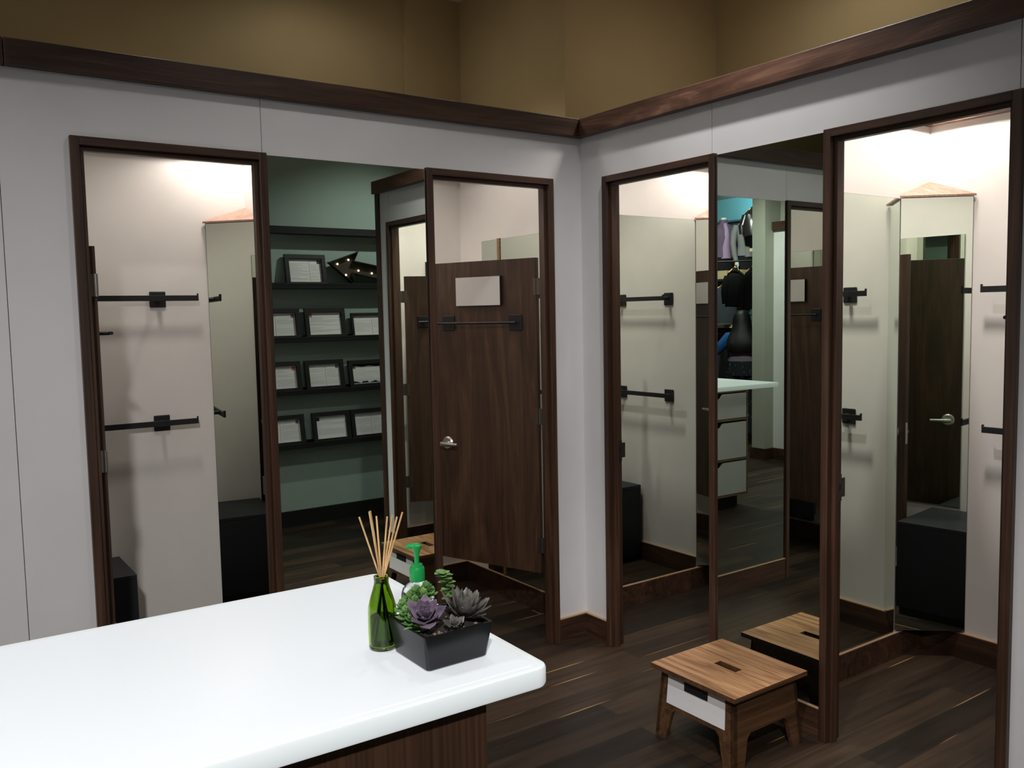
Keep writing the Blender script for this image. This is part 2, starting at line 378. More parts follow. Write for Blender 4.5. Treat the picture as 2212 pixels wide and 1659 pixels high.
def door(n, label, span, rz, hinge_right, open_deg, strike=True, sign=True):
    root = thing('door_%d' % n, label, 'door', (0, 0, 0), rz, None, 'structure')
    u0, u1 = span; FW = .029
    m = MB()
    m.box((u0, -.02, 0), (u0+FW, WT+.003, ZH), .002, 0); m.box((u1-FW, -.02, 0), (u1, WT+.003, ZH), .002, 0)
    m.box((u0+FW, -.02, ZH-FW), (u1-FW, WT+.003, ZH), .002, 1)
    # stops
    m.box((u0+FW, .002, 0), (u0+FW+.015, .030, ZH-FW), .001, 0); m.box((u1-FW-.015, .002, 0), (u1-FW, .030, ZH-FW), .001, 0)
    m.box((u0+FW+.015, .002, ZH-FW-.015), (u1-FW-.015, .030, ZH-FW), .001, 1)
    fr = m.build('door_frame', [WZ, WX], root)
    # strike plate on the jamb opposite the hinges, three hinges
    js = u0+FW if hinge_right else u1-FW; sd = 1 if hinge_right else -1
    m = MB(); m.box((js-.001, .032, .885), (js+sd*.0025, .062, .985), .0005).box((js-.001, .040, .90), (js+sd*.003, .082, .97), .001)
    m.box((js+sd*.002, .044, .925), (js+sd*.0042, .056, .948), 0, 1)
    m.build('strike_plate', [DKSTEEL, BLACKM], fr)
    sg = 1 if hinge_right else -1        # outward face side in the panel's local frame
    # hinge corner of the outer face
    hx = (u1-.030) if hinge_right else (u0+.077)
    hy = .09
    closed = PI if hinge_right else 0
    ang = closed - R(open_deg)*sg
    panel = bpy.data.objects.new('door_panel', None); C.objects.link(panel); panel.parent = root
    panel.location = (hx, hy, 0); panel.rotation_euler = (0, 0, ang)
    Wd, T, Z0, Z1 = .622, (.024 if hinge_right else .036), .325, 1.847
    y_out = 0.0; yb = -sg*T
    MB().box((0, min(0, yb), Z0), (Wd, max(0, yb), Z1), .0015).build('leaf', WD, panel)
    if sign:
        m = MB(); ys = sg*.016
        m.box((.197, min(0, ys), 1.626), (.470, max(0, ys), 1.77), .001, 0)
        m.box((.197+.002, min(ys, ys+sg*.001), 1.628), (.470-.002, max(ys, ys+sg*.001), 1.768), 0, 1)
        m.build('sign_plate', [BLACKM, SIGNW], panel)
    m = MB(); rail_mb(m, .085, .592, (.12, .53), 1.542, 0, sg); m.build('coat_rail', BLACKM, panel)
    lever(panel, .553, .928, sg, 0); lever(panel, .553, .928, -sg, yb)
    MB().box((Wd-.001, min(-sg*.006, yb+sg*.006), .875), (Wd+.001, max(-sg*.006, yb+sg*.006), .985)).build('latch_plate', STEEL, panel)
    # hinges: leaves and knuckle
    for z in (.425, 1.052, 1.672):
        m = MB()
        m.tube([(-.006, -sg*.004, z), (-.006, -sg*.004, z+.078)], .0065, 10)
        m.box((-.0015, min(-sg*.004, -sg*(T-.003)), z), (.0005, max(-sg*.004, -sg*(T-.003)), z+.078))
        m.box((-.028, min(0, -sg*.004), z), (-.006, max(0, -sg*.004), z+.078)).box((.0, min(0, sg*.0015), z), (.016, max(0, sg*.0015), z+.078))
        m.build('hinge', DKSTEEL if hinge_right else STEEL, panel)
    return root
door(1, 'leftmost walnut fitting room door, swung fully open inward against the room side', D1, 0, False, 90)
door(2, 'walnut fitting room door standing ajar beside the wall corner, white sign and black rail on it', D2, 0, True, 69.5)
door(3, 'open walnut doorway just right of the wall corner, beside the stool mirror', D3, QR, True, 67)
door(4, 'rightmost walnut doorway, open onto a room with a corner mirror', D4, QR, True, 67)

# ------------------------------------------------------------------ fitting room fittings
def coat_rail(label, rz, u0, u1, br, z, v=1.14, stand=.07, group='wall rails in the fitting rooms', hook=True):
    t = thing('wall_rail', label, 'rail', (0, 0, 0), rz, group)
    for b in br:
        m = MB().box((b-.037, v-.009, z-.042), (b+.037, v-.0005, z+.033), .004).tube([(b, v-.006, z), (b, v-stand, z)], .010, 12)
        m.build('bracket', BLACKM, t)
    m = MB().box((u0, v-stand-.006, z-.013), (u1, v-stand+.006, z+.013), .0015)
    if hook:
        m.box((u0, v-stand-.006, z+.01), (u0+.006, v-stand+.006, z+.022), .001).box((u1-.006, v-stand-.006, z+.01), (u1, v-stand+.006, z+.022), .001)
    m.build('bar', BLACKM, t)
coat_rail('black rail on the back wall of the leftmost fitting room, upper of the two', 0, -2.25, -1.50, (-2.082, -1.672), 1.689)
coat_rail('black rail on the back wall of the leftmost fitting room, lower of the two', 0, -2.25, -1.527, (-2.09, -1.68), 1.099)
coat_rail('black rail behind the ajar walnut door, upper of the two', 0, -.60, .0, (-.48, -.10), 1.689)
coat_rail('black rail behind the ajar walnut door, lower of the two', 0, -.60, .0, (-.48, -.10), 1.099)
coat_rail('black rail in the doorway room just right of the corner, upper of the two', QR, .168, .70, (.19, .605), 1.660)
coat_rail('black rail in the doorway room just right of the corner, lower of the two', QR, .094, .72, (.19, .605), 1.074)
coat_rail('black rail in the rightmost fitting room, upper of the two', QR, 1.345, 1.98, (1.475, 1.89), 1.648)
coat_rail('black rail in the rightmost fitting room, lower of the two', QR, 1.363, 1.98, (1.475, 1.89), 1.052)

def prism_mirror(label, rz, uc, vc, sx, legb=.20, legs=.23):
    """corner mirror cabinet: triangular box across the corner at (uc, vc); sx = +1 if it extends to larger u"""
    t = thing('corner_mirror', label, 'mirror', (0, 0, 0), rz, 'corner mirrors in the fitting rooms')
    A, B, K = Vector((uc+sx*legb, vc-.0008, 0)), Vector((uc+sx*.0008, vc-legs, 0)), Vector((uc+sx*.0008, vc-.0008, 0))
    z0, z1 = .128, (2.052 if legs > .2 else 2.086)
    up = Vector((0, 0, 1))
    MB().prism([A+up*z0, B+up*z0, K+up*z0], (0, 0, z1-z0)).build('cabinet', WZ, t)
    d = (B-A).normalized(); n = Vector((sx*abs(d.y), -abs(d.x), 0)); e = .004
    a, b = A+n*.004+d*.002, B+n*.004-d*.002
    MB().prism([A+n*.0005+up*z0, B+n*.0005+up*z0, B+n*.004+up*z0, A+n*.004+up*z0], (0, 0, z1-z0)).build('mirror_edge', MEDGE, t)
    q = MB().quad([a+n*.0006+up*(z0+.002), b+n*.0006+up*(z0+.002), b+n*.0006+up*(z1-.002), a+n*.0006+up*(z1-.002)])
    q.build('mirror_glass', MIRROR, t, normals=False)
    # sloping walnut lid
    A2, B2 = A+n*.012+Vector((sx*.008, 0, 0)), B+n*.012+Vector((0, -.008, 0))
    A2.y = min(A2.y, vc-.001); B2.x = B2.x if sx*(B2.x-uc) > .001 else uc+sx*.001
    m = MB(); lo = [A2+up*z1, B2+up*z1, K+up*(z1+.001)]; hi = [A2+up*(z1+.008), B2+up*(z1+.008), K+up*(z1+.086)]
    vs = [m.bm.verts.new(p) for p in lo+hi]
    for f in ((2, 1, 0), (3, 4, 5), (0, 1, 4, 3), (1, 2, 5, 4), (2, 0, 3, 5)): m.bm.faces.new([vs[i] for i in f])
    m.build('sloping_lid', WCAP, t)
prism_mirror('mirrored corner cabinet with sloping wood lid in the leftmost fitting room', 0, -1.23, 1.14, -1)
prism_mirror('mirrored corner cabinet with sloping wood lid in the doorway room just right of the corner', QR, -.19, 1.14, 1, .14, .162)
prism_mirror('mirrored corner cabinet with sloping wood lid in the rightmost fitting room', QR, 1.07, 1.14, 1)

def side_mirror(label, rz, u, sgn, v0, v1, z0, z1, batten=None):
    """mirror on a divider: plane u, facing sgn"""
    t = thing('side_mirror', label, 'mirror', (0, 0, 0), rz, 'side mirrors in the fitting rooms')
    e = .0005*sgn
    MB().box((min(u+e, u+sgn*.006), v0, z0), (max(u+e, u+sgn*.006), v1, z1), 0, 0).build('backing', MEDGE, t)
    x = u+sgn*.0066
    MB().quad([(x, v0+.001, z0+.001), (x, v1-.001, z0+.001), (x, v1-.001, z1-.001), (x, v0+.001, z1-.001)]).build('glass', MIRROR, t, normals=False)
    if batten: MB().box((min(u, u+sgn*.012), batten-.012, z0), (max(u, u+sgn*.012), batten+.012, z1+.004), .001).build('batten', PLY, t)
side_mirror('mirror panel on the left divider of the doorway room just right of the corner', QR, -.19, 1, .13, .97, .122, 2.085)
side_mirror('mirror panel on the left divider of the rightmost fitting room', QR, 1.07, 1, .13, .900, .122, 2.05)
side_mirror('mirror panel above the bench on the right divider of the rightmost fitting room', QR, 2.12, -1, .335, .80, .50, 1.955)
side_mirror('mirror panel on the divider behind the ajar walnut door', 0, .03, -1, .13, .908, .122, 1.992, .735)
side_mirror('mirror panel beside the open door in the leftmost fitting room', 0, -2.40, 1, .13, .74, .122, 1.97)

def bench(label, rz, u0, u1, v0, v1, h=.485):
    t = thing('bench', label, 'bench', ((u0+u1)/2 if rz == 0 else (v0+v1)/2, (v0+v1)/2 if rz == 0 else -(u0+u1)/2, 0), rz, 'black box benches')
    a, b = (u1-u0)/2, (v1-v0)/2
    MB().box((-a+.012, -b+.012, 0), (a-.001, b-.001, .04)).build('plinth', BLACKM, t)
    MB().box((-a, -b, .04), (a, b, h-.022), .0015).build('box', BENCH, t)
    MB().box((-a, -b, h-.021), (a, b, h), .002).build('seat', BENCH, t)
bench('black box bench in the back left corner of the leftmost fitting room', 0, -2.383, -1.905, .755, 1.122)
bench('black box bench behind the ajar walnut door', 0, -1.12, -.62, .755, 1.122)
bench('black box bench in the doorway room just right of the corner', QR, .43, .953, .775, 1.122)
bench('black box bench in the rightmost fitting room, seen in the corner mirror', QR, 1.655, 2.10, .665, 1.122)

# ------------------------------------------------------------------ counter
CT, CTH = .983, .036
CX0, CX1, CY0, CY1, CR = -1.43, 0.0, 0.0, .685, .028
ROT = R(-1.6)
CL = (-1.820, -2.104)         # near right corner of the top
def top_mats():  # white top and rim, both with a weak emission
    m, t, b = nodes('emissive_white_acrylic')
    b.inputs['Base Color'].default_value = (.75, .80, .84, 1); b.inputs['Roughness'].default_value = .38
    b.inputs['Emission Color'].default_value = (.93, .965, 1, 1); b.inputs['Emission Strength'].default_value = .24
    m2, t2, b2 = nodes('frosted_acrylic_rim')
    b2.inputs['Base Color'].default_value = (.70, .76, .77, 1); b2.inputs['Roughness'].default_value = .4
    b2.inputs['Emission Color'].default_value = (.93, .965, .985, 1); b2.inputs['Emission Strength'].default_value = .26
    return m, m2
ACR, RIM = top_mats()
def rounded(x0, x1, y0, y1, r, z, seg=8):
    pts = []
    for cx, cy, a0 in ((x1-r, y1-r, 0), (x0+r, y1-r, 90), (x0+r, y0+r, 180), (x1-r, y0+r, 270)):
        for k in range(seg+1):
            a = R(a0 + 90*k/seg); pts.append(Vector((cx+r*math.cos(a), cy+r*math.sin(a), z)))
    return pts
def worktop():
    t = thing('worktop', 'white acrylic counter top with rounded corners in the foreground', 'counter top', (CL[0], CL[1], CT-CTH), ROT)
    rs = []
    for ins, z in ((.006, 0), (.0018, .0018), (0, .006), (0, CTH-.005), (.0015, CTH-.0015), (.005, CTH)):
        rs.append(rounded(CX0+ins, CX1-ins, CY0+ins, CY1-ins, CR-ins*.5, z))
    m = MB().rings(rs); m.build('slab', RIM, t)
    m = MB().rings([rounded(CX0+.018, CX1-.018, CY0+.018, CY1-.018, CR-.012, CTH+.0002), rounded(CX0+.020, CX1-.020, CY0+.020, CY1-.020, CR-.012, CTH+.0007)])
    m.build('emissive_panel', ACR, t)
worktop()
def drawer_cabinet():
    t = thing('drawer_cabinet', 'walnut counter cabinet with white drawers under the white acrylic top', 'cabinet', (CL[0], CL[1], 0), ROT)
    x0, x1, y0, y1, zb, zt = -1.085, -.115, .03, .655, .10, CT-CTH-.001
    # carcass: shell of plywood boards, open on the drawer side (+y)
    m = MB()
    m.box((x0, y0, zb), (x1, y0+.018, zt), .001, 0)                      # front panel towards the camera
    for a in (x0, x1-.018): m.box((a, y0+.018, zb), (a+.018, y1, zt), .001, 2)
    for z in (zb, .385, .705): m.box((x0+.018, y0+.018, z), (x1-.018, y1-.001, z+.016), 0, 1)
    m.box((x0+.018, y0+.018, zt-.016), (x1-.018, y1-.02, zt), 0, 1)
    m.build('carcass', [WCOUNT, PLY, PLY], t)
    MB().box((x0+.06, y0+.06, 0), (x1-.06, y1-.06, zb), .001).build('plinth', BLACKM, t)
    for z0, z1 in ((zb+.020, .375), (.405, .690), (.725, .920)):
        # front with a cut-out hand hole along the top edge
        c = (x0+x1)/2; a, b = x0+.021, x1-.021; h = .21; d = .038
        poly = [(a, z0), (b, z0), (b, z1), (c+h, z1)]
        for k in range(7): poly.append((c+h-.05*k/6, z1-d*(.5-.5*math.cos(PI*k/6))))
        for k in range(6, -1, -1): poly.append((c-h+.05*k/6, z1-d*(.5-.5*math.cos(PI*k/6))))
        poly.append((a, z1))
        dr = MB().prism([(x, y1-.018, z) for x, z in poly], (0, .018, 0)).build('drawer', LAMW, t)
        MB().box((a+.02, y0+.06, z0), (b-.02, y1-.02, z0+.012)).box((a+.02, y0+.06, z0+.012), (a+.032, y1-.02, z1-.06)).box((b-.032, y0+.06, z0+.012), (b-.02, y1-.02, z1-.06)).box((a+.032, y0+.06, z0+.012), (b-.032, y0+.072, z1-.06)).build('drawer_box', PLY, dr)
drawer_cabinet()

# ------------------------------------------------------------------ things on the counter
Z0 = CT+.0008
def leaf(m, base, azim, elev, length, width, curl=.5, thick=.0022, mat=0, tip=1.0, n=7):
    """fleshy spoon-shaped leaf: an elongated cupped body from base outwards"""
    ca, sa = math.cos(azim), math.sin(azim)
    rings = []
    for i in range(n+1):
        s = i/n
        wd = width*(math.sin(PI*min(1, s**.75*.93+.035))**.75)*(1 if s < .8 else 1-(s-.8)*2.2*tip)
        el = elev + curl*s
        rad = length*(s*math.cos(elev+curl*s*.5)); hz = length*(s*math.sin(elev+curl*s*.5))
        c = Vector((rad*ca, rad*sa, hz)) + Vector(base)
        side = Vector((-sa, ca, 0)); nrm = Vector((-math.sin(el)*ca, -math.sin(el)*sa, math.cos(el)))
        wd = max(wd, .0004); th = max(thick*(.4+.6*math.sin(PI*min(1, s*.9+.1))), .0003)
        ring = [c+side*wd, c+side*wd*.5-nrm*th*.4-nrm*wd*.0, c-nrm*th, c-side*wd*.5-nrm*th*.4, c-side*wd, c-side*wd*.5+nrm*(th*.7-wd*.12), c+nrm*(th-wd*.22), c+side*wd*.5+nrm*(th*.7-wd*.12)]
        rings.append(ring)
    m.rings(rings, mat)
def leafmat(name, c_in, c_out, zs=.05, rough=.5):
    m, t, b = nodes(name)
    tc = t.nodes.new('ShaderNodeTexCoord'); n = t.nodes.new('ShaderNodeTexNoise'); n.inputs['Scale'].default_value = 45; n.inputs['Detail'].default_value = 2
    t.links.new(tc.outputs['Object'], n.inputs['Vector'])
    cr = t.nodes.new('ShaderNodeValToRGB'); cr.color_ramp.elements[0].position = .35; cr.color_ramp.elements[0].color = (*c_in, 1)
    cr.color_ramp.elements[1].position = .68; cr.color_ramp.elements[1].color = (*c_out, 1)
    t.links.new(n.outputs['Fac'], cr.inputs['Fac']); t.links.new(cr.outputs['Color'], b.inputs['Base Color'])
    b.inputs['Roughness'].default_value = rough; b.inputs['Subsurface Weight'].default_value = .08; b.inputs['Subsurface Radius'].default_value = (.004, .006, .003)
    return m
def planter():
    cx, cy = -1.9465, -1.944
    t = thing('succulent_planter', 'square black ceramic planter of mixed succulents on the white counter', 'planter', (cx, cy, Z0), 0)
    h = .0635; CER = plain('black_glazed_ceramic', (.009, .009, .010), .25, spec=.4)
    def sq(r, z, c): return rounded(-r, r, -r, r, c, z, 4)
    m = MB().rings([sq(.056, 0, .006), sq(.060, .003, .007), sq(.0685, h-.002, .006), sq(.0682, h, .006), sq(.0632, h, .005), sq(.0625, h-.002, .005), sq(.060, h-.016, .005)])
    m.build('pot', CER, t)
    SOIL = plain('dark_potting_soil', (.022, .016, .012), .9, bump=.8, bscale=300)
    m = MB(); g = 16
    vs = [[m.bm.verts.new((-.0585+.117*i/g, -.0585+.117*j/g, h-.011+random.uniform(0, .005)+.004*math.sin(i*.6)*math.sin(j*.5))) for j in range(g+1)] for i in range(g+1)]
    for i in range(g):
        for j in range(g): m.bm.faces.new((vs[i][j], vs[i+1][j], vs[i+1][j+1], vs[i][j+1])).smooth = True
    so = m.build('soil', SOIL, t, normals=False)
    PEB = plain('pale_bark_chips', (.23, .16, .12), .8)
    m = MB()
    for k in range(46):
        x, y = random.uniform(-.055, .055), random.uniform(-.055, .055)
        r = random.uniform(.0018, .0042); z = h-.006
        m.lathe([(r*.3, -r*.6), (r*.9, -r*.25), (r, .0), (r*.7, r*.4), (r*.2, r*.6)], (x, y, z), 6, smooth=False)
    tag(m.build('bark_chips', PEB, t), kind='stuff')
    # purple rosette at the front left corner, facing the camera
    PUR = leafmat('purple_echeveria', (.115, .085, .135), (.30, .225, .30), rough=.45)
    GRY = leafmat('grey_succulent', (.075, .082, .066), (.20, .175, .17), rough=.45)
    GRN = leafmat('green_succulent', (.075, .19, .055), (.20, .38, .12), rough=.45)
    BRT = leafmat('bright_green_succulent', (.14, .30, .06), (.30, .46, .13), rough=.45)
    def rosette(name, label, mat, loc, tilt_to, n, lmax, wmax, e0, e1, curl):
        m = MB()
        for k in range(n):
            s = k/(n-1); a = k*2.39996
            leaf(m, (0, 0, .004+.004*(1-s)), a, R(e0+(e1-e0)*s**1.1), lmax*(.30+.70*s**.7), wmax*(.42+.58*s**.6), R(curl)*(1-.3*s), .0028)
        m.tube([(0, 0, -.022), (0, 0, .006)], [.006, .006], 8)
        o = m.build(name, mat, t, loc); o['label'] = label
        o.rotation_euler = Vector(tilt_to).to_track_quat('Z', 'Y').to_euler()
        return o
    rosette('rosette', 'purple rosette succulent', PUR, (-.038, -.019, h+.011), (-.32, -.50, 1), 24, .045, .0150, 82, 20, 24)
    rosette('rosette', 'dark grey pointed rosette succulent', GRY, (.040, -.012, h-.005), (.20, -.24, 1), 44, .062, .0125, 87, 18, 30)
    rosette('rosette', 'small grey rosette low at the pot front', GRY, (.004, -.043, h-.004), (-.1, -.5, 1), 10, .024, .008, 70, 15, 25)
    # leafy green sedum at the back left
    m = MB()
    for (sx, sy, hh) in [(-.050, .006, .016), (-.052, .024, .022), (-.046, .044, .028), (-.030, .050, .036), (-.012, .052, .042), (-.030, .030, .034), (.008, .050, .044), (-.046, -.012, .010), (-.010, .036, .042), (-.036, .012, .024), (-.020, .046, .046), (.0, .044, .050)]:
        m.tube([(sx, sy, h-.012), (sx*1.05, sy*1.05, h+hh-.004)], .0018, 6)
        for lv in range(4):
            for k in range(6):
                a = 2*PI*k/6 + lv*.55 + sx*90
                leaf(m, (sx*1.05, sy*1.05, h+hh-.016+lv*.005), a, R(2+lv*22), .0185-.003*lv, .0088-.0014*lv, R(24), .0016, 0 if (k*3+lv+int(sx*700)) % 5 else 1, n=5)
    o = m.build('sedum', [GRN, BRT], t); o['label'] = 'leafy green sedum clump'
    # trailing leaves over the left rim
    m = MB()
    for k, (a, l) in enumerate(((2.7, .024), (3.3, .030), (3.8, .022), (2.3, .018))):
        leaf(m, (-.046, -.012+.010*k, h-.003), a, R(18), l, .0055, R(-28), .0018)
    m.build('trailing_leaves', GRN, t)
    # upright stacked stem at the back
    m = MB(); p0 = Vector((.044, .038, h-.012))
    pts = [p0, p0+Vector((.001, .002, .03)), p0+Vector((-.001, .004, .055)), p0+Vector((-.006, .006, .072)), p0+Vector((-.013, .006, .080))]
    m.tube(pts, .0018, 8)
    for i in range(13):
        s = .25+.75*i/12; j = min(int(s*4), 3); q = pts[j].lerp(pts[j+1], s*4-j) if s < 1 else pts[-1]
        for d in (0, PI): leaf(m, q, i*1.15+d, R(20), .0165, .0088, R(-30), .0018, 0 if i % 2 else 1, n=5)
    o = m.build('stacked_stem', [BRT, GRN], t); o['label'] = 'upright stem of stacked green leaves'
planter()
def diffuser():
    c = (-2.0135, -1.8535)
    t = thing('reed_diffuser', 'small green glass bottle of scent with wooden reeds in it', 'diffuser', (c[0], c[1], Z0), 0)
    G = glassy('green_bottle_glass', (.34, .52, .05), .01, 1.45)
    prof = [(.0215, 0), (.0245, .0015), (.0258, .006), (.0262, .03), (.0258, .068), (.0245, .080), (.0205, .095), (.0160, .109), (.0135, .118), (.0128, .124), (.0134, .126), (.0134, .1325), (.0118, .1335),
            (.0102, .132), (.0102, .122), (.0130, .109), (.0178, .095), (.0218, .080), (.0230, .068), (.0232, .03), (.0225, .009), (.019, .0065)]
    MB().lathe(prof, (0, 0, 0), 40).build('bottle', G, t)
    MB().lathe([(.018, .0075), (.0218, .0095), (.0224, .03), (.0223, .058), (.0223, .059)], (0, 0, 0), 32).build('oil', glassy('scent_oil', (.20, .34, .02), .0, 1.33), t)
    REED = wood('reed_wood', 2, (.52, .32, .13), (.68, .44, .20), (.78, .54, .28), across=200, along=4)
    d = Vector((.69, 1.41, 0)).normalized(); rt = Vector((d.y, -d.x, 0))
    for side, z, dep in ((-.0355, .241, .006), (-.0175, .252, -.004), (-.0155, .252, .002), (-.005, .240, .01), (.014, .242, -.008), (.0235, .241, .008), (.0315, .239, 0), (.0415, .248, -.005)):
        top = rt*side + d*dep + Vector((0, 0, z))
        nk = rt*(side*.09+.0008) + d*dep*.3 + Vector((0, 0, .130))
        bot = nk + (nk-top).normalized()*.110
        f = min(1, .018/max(.001, math.hypot(bot.x, bot.y))); bot.x *= f; bot.y *= f; bot.z = .012
        MB().tube([bot, nk, top], .0017, 8).build('reed', REED, t)
diffuser()
def sanitizer():
    b = Vector((-2.0135, -1.8535, 0)); d = Vector((.69, 1.41, 0)).normalized(); rt = Vector((d.y, -d.x, 0))
    p = b + d*.092 + rt*.0685
    t = thing('pump_bottle', 'clear plastic pump bottle with bright green pump behind the succulents', 'bottle', (p.x, p.y, Z0), math.atan2(rt.y, rt.x))
    CLR = glassy('clear_plastic', (.96, .97, .96), .03, 1.25)
    def ell(rx, ry, z): return [Vector((rx*math.cos(2*PI*k/32), ry*math.sin(2*PI*k/32), z)) for k in range(32)]
    m = MB().rings([ell(.026, .016, 0), ell(.031, .020, .004), ell(.032, .021, .05), ell(.0315, .0205, .068), ell(.028, .018, .079), ell(.020, .015, .086), ell(.0125, .0125, .090), ell(.012, .012, .098)])
    m.build('bottle_body', CLR, t)
    MB().rings([ell(.028, .017, .002), ell(.030, .019, .005), ell(.031, .020, .052), ell(.031, .020, .0525)]).build('gel', glassy('clear_gel', (.85, .93, .88), 0, 1.3), t)
    GR = plain('green_plastic', (.012, .33, .075), .35, spec=.5)
    m = MB().lathe([(.0140, .092), (.0148, .094), (.0145, .116), (.0135, .1185), (.011, .119), (.0105, .124), (.006, .1245)], (0, 0, 0), 28); m.build('pump_collar', GR, t)
    m = MB().lathe([(.0048, .123), (.0048, .142), (.007, .150), (.0095, .156), (.0100, .1605), (.007, .1625)], (0, 0, 0), 20)
    m.tube([(.004, 0, .1580), (-.006, 0, .1590), (-.014, 0, .1595), (-.0195, 0, .1565)], [.0072, .0062, .0048, .0036], 12)
    m.build('pump_head', GR, t)
sanitizer()

# ------------------------------------------------------------------ step stool
def stool():
    x0, x1, y0, y1, H = -.458, -.066, -1.330, -.926, .270
    cx, cy = (x0+x1)/2, (y0+y1)/2
    t = thing('step_stool', 'low walnut step stool with hand slot and white drawer in front of the mirror', 'stool', (cx, cy, 0), 0)
    a, b = (x1-x0)/2, (y1-y0)/2
    # top with a hand slot (long side along y)
    m = MB(); th = .017; sx, sy = .018, .052
    xs, ys = [-a, -sx, sx, a], [-b, -sy, sy, b]
    for i in range(3):
        for j in range(3):
            if i == 1 and j == 1: continue
            m.box((xs[i], ys[j], H-th), (xs[i+1], ys[j+1], H))
    bmesh.ops.remove_doubles(m.bm, verts=m.bm.verts[:], dist=1e-5)
    dup = {}
    for f in m.bm.faces: dup.setdefault(tuple(round(c, 4) for c in f.calc_center_median()), []).append(f)
    bmesh.ops.delete(m.bm, geom=[f for l in dup.values() if len(l) > 1 for f in l], context='FACES')
    m.bm.normal_update()
    for f in m.bm.faces: f.material_index = 0 if abs(f.normal.z) > .5 else 1
    m.build('top', [WTOP, WSTOOL], t)
    zt, zb = H-th-.0005, 0.0
    # splayed side panels with cut-out legs; A: inset at the top, wider at the floor
    ins, out, pt = .030, -.004, .016
    def panel(axis, sgn, name, drawer=False):
        # profile in (s, z) across the panel; leaning outwards towards the floor
        wt = (b if axis == 0 else a) - ins; wb = (b if axis == 0 else a) - .012
        top, zc, leg_t, leg_b = zt, .115, .075, .052
        def half(z): return wb + (wt-wb)*z/zt
        out_p = [(-half(0), 0), (-half(0)+leg_b, 0), (-half(.105)+leg_t-.006, .100), (-half(zc)+leg_t+.010, zc), (half(zc)-leg_t-.010, zc), (half(.105)-leg_t+.006, .100), (half(0)-leg_b, 0), (half(0), 0), (half(zt), zt), (-half(zt), zt)]
        e = (a if axis == 0 else b)
        def P(s, z, off):
            q = sgn*((e-.012) + ((e-ins)-(e-.012))*z/zt - off)
            return Vector((q, s, z)) if axis == 0 else Vector((s, q, z))
        m = MB()
        def piece(pts):
            f0 = [m.bm.verts.new(P(s, z, 0)) for s, z in pts]; f1 = [m.bm.verts.new(P(s, z, pt)) for s, z in pts]; k = len(pts)
            m.bm.faces.new(f0); m.bm.faces.new(list(reversed(f1)))
            for i in range(k): m.bm.faces.new((f0[i], f1[i], f1[(i+1) % k], f0[(i+1) % k]))
        h1, h0, h2 = half(zc), half(0), half(zt)
        piece([(-h1, zc), (h1, zc), (h2, zt), (-h2, zt)])
        for q in (1, -1):
            piece([(q*h0, 0), (q*(h0-leg_b), 0), (q*(half(.105)-leg_t+.006), .100), (q*(h1-leg_t-.010), zc), (q*h1, zc)][::q])
        bmesh.ops.remove_doubles(m.bm, verts=m.bm.verts[:], dist=1e-5)
        dd = {}
        for f in m.bm.faces: dd.setdefault(tuple(round(c, 4) for c in f.calc_center_median()), []).append(f)
        return m.build(name, WSTOOL, t), P, half
    for sg in (1, -1): panel(1, sg, 'side_panel')
    panel(0, 1, 'end_panel')
    o, P, half = panel(0, -1, 'end_panel')
    # white drawer front with a notch, on the side facing the room
    z0, z1 = .132, .238; w0 = half(.13)-.045; nz = .200; nw = .058
    pts = [(-w0-.004, z0), (w0+.004, z0), (w0, z1), (nw, z1), (nw, nz+.004), (nw-.006, nz), (-nw+.006, nz), (-nw, nz+.004), (-nw, z1), (-w0, z1)]
    m = MB(); off = -.0025
    f0 = [m.bm.verts.new(P(s, z, off)) for s, z in pts]; f1 = [m.bm.verts.new(P(s, z, -.0003)) for s, z in pts]
    m.bm.faces.new(f0); m.bm.faces.new(list(reversed(f1)))
    for i in range(len(pts)): m.bm.faces.new((f0[i], f1[i], f1[(i+1) % len(pts)], f0[(i+1) % len(pts)]))
    bmesh.ops.triangulate(m.bm, faces=[f for f in m.bm.faces if len(f.verts) > 4])
    dr = m.build('drawer', LAMW, t); dr['label'] = 'white drawer front with notch'
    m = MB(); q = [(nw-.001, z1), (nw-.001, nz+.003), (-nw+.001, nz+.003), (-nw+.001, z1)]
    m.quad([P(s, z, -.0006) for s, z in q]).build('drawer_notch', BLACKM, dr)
stool()

# ------------------------------------------------------------------ picture wall with ledges and framed letters
PY = -3.14
def ledge(z0, z1, label):
    t = thing('picture_ledge', label, 'shelf', (.15, PY, z0), 0, 'black picture ledges on the grey green wall')
    MB().box((-1.05, 0, 0), (1.05, .105, .016), .001).box((-1.05, 0, .016), (1.05, .012, .05), .001).build('ledge_base', BLACKW, t)
    MB().box((-1.05, .092, .016), (1.05, .105, z1-z0), .0015).build('ledge_lip', BLACKW, t)
for z0, z1, lb in ((2.207, 2.260, 'empty black picture ledge, topmost on the grey green wall'), (1.800, 1.843, 'black picture ledge holding the marquee arrow'),
                   (1.402, 1.443, 'black picture ledge directly under the one with the marquee arrow'), (1.009, 1.045, 'black picture ledge, second from the bottom'), (.605, .643, 'black picture ledge, lowest on the grey green wall')):
    ledge(z0, z1, lb)
PAPER = plain('letter_paper', (.88, .89, .88), .7); INK = plain('grey_print', (.62, .63, .64), .7); RED = plain('red_dashes', (.30, .035, .045), .7)
PIC = [plain('small_picture_orange', (.45, .16, .09), .6), plain('small_picture_black', (.03, .03, .03), .6), plain('small_picture_grey', (.16, .15, .14), .6)]
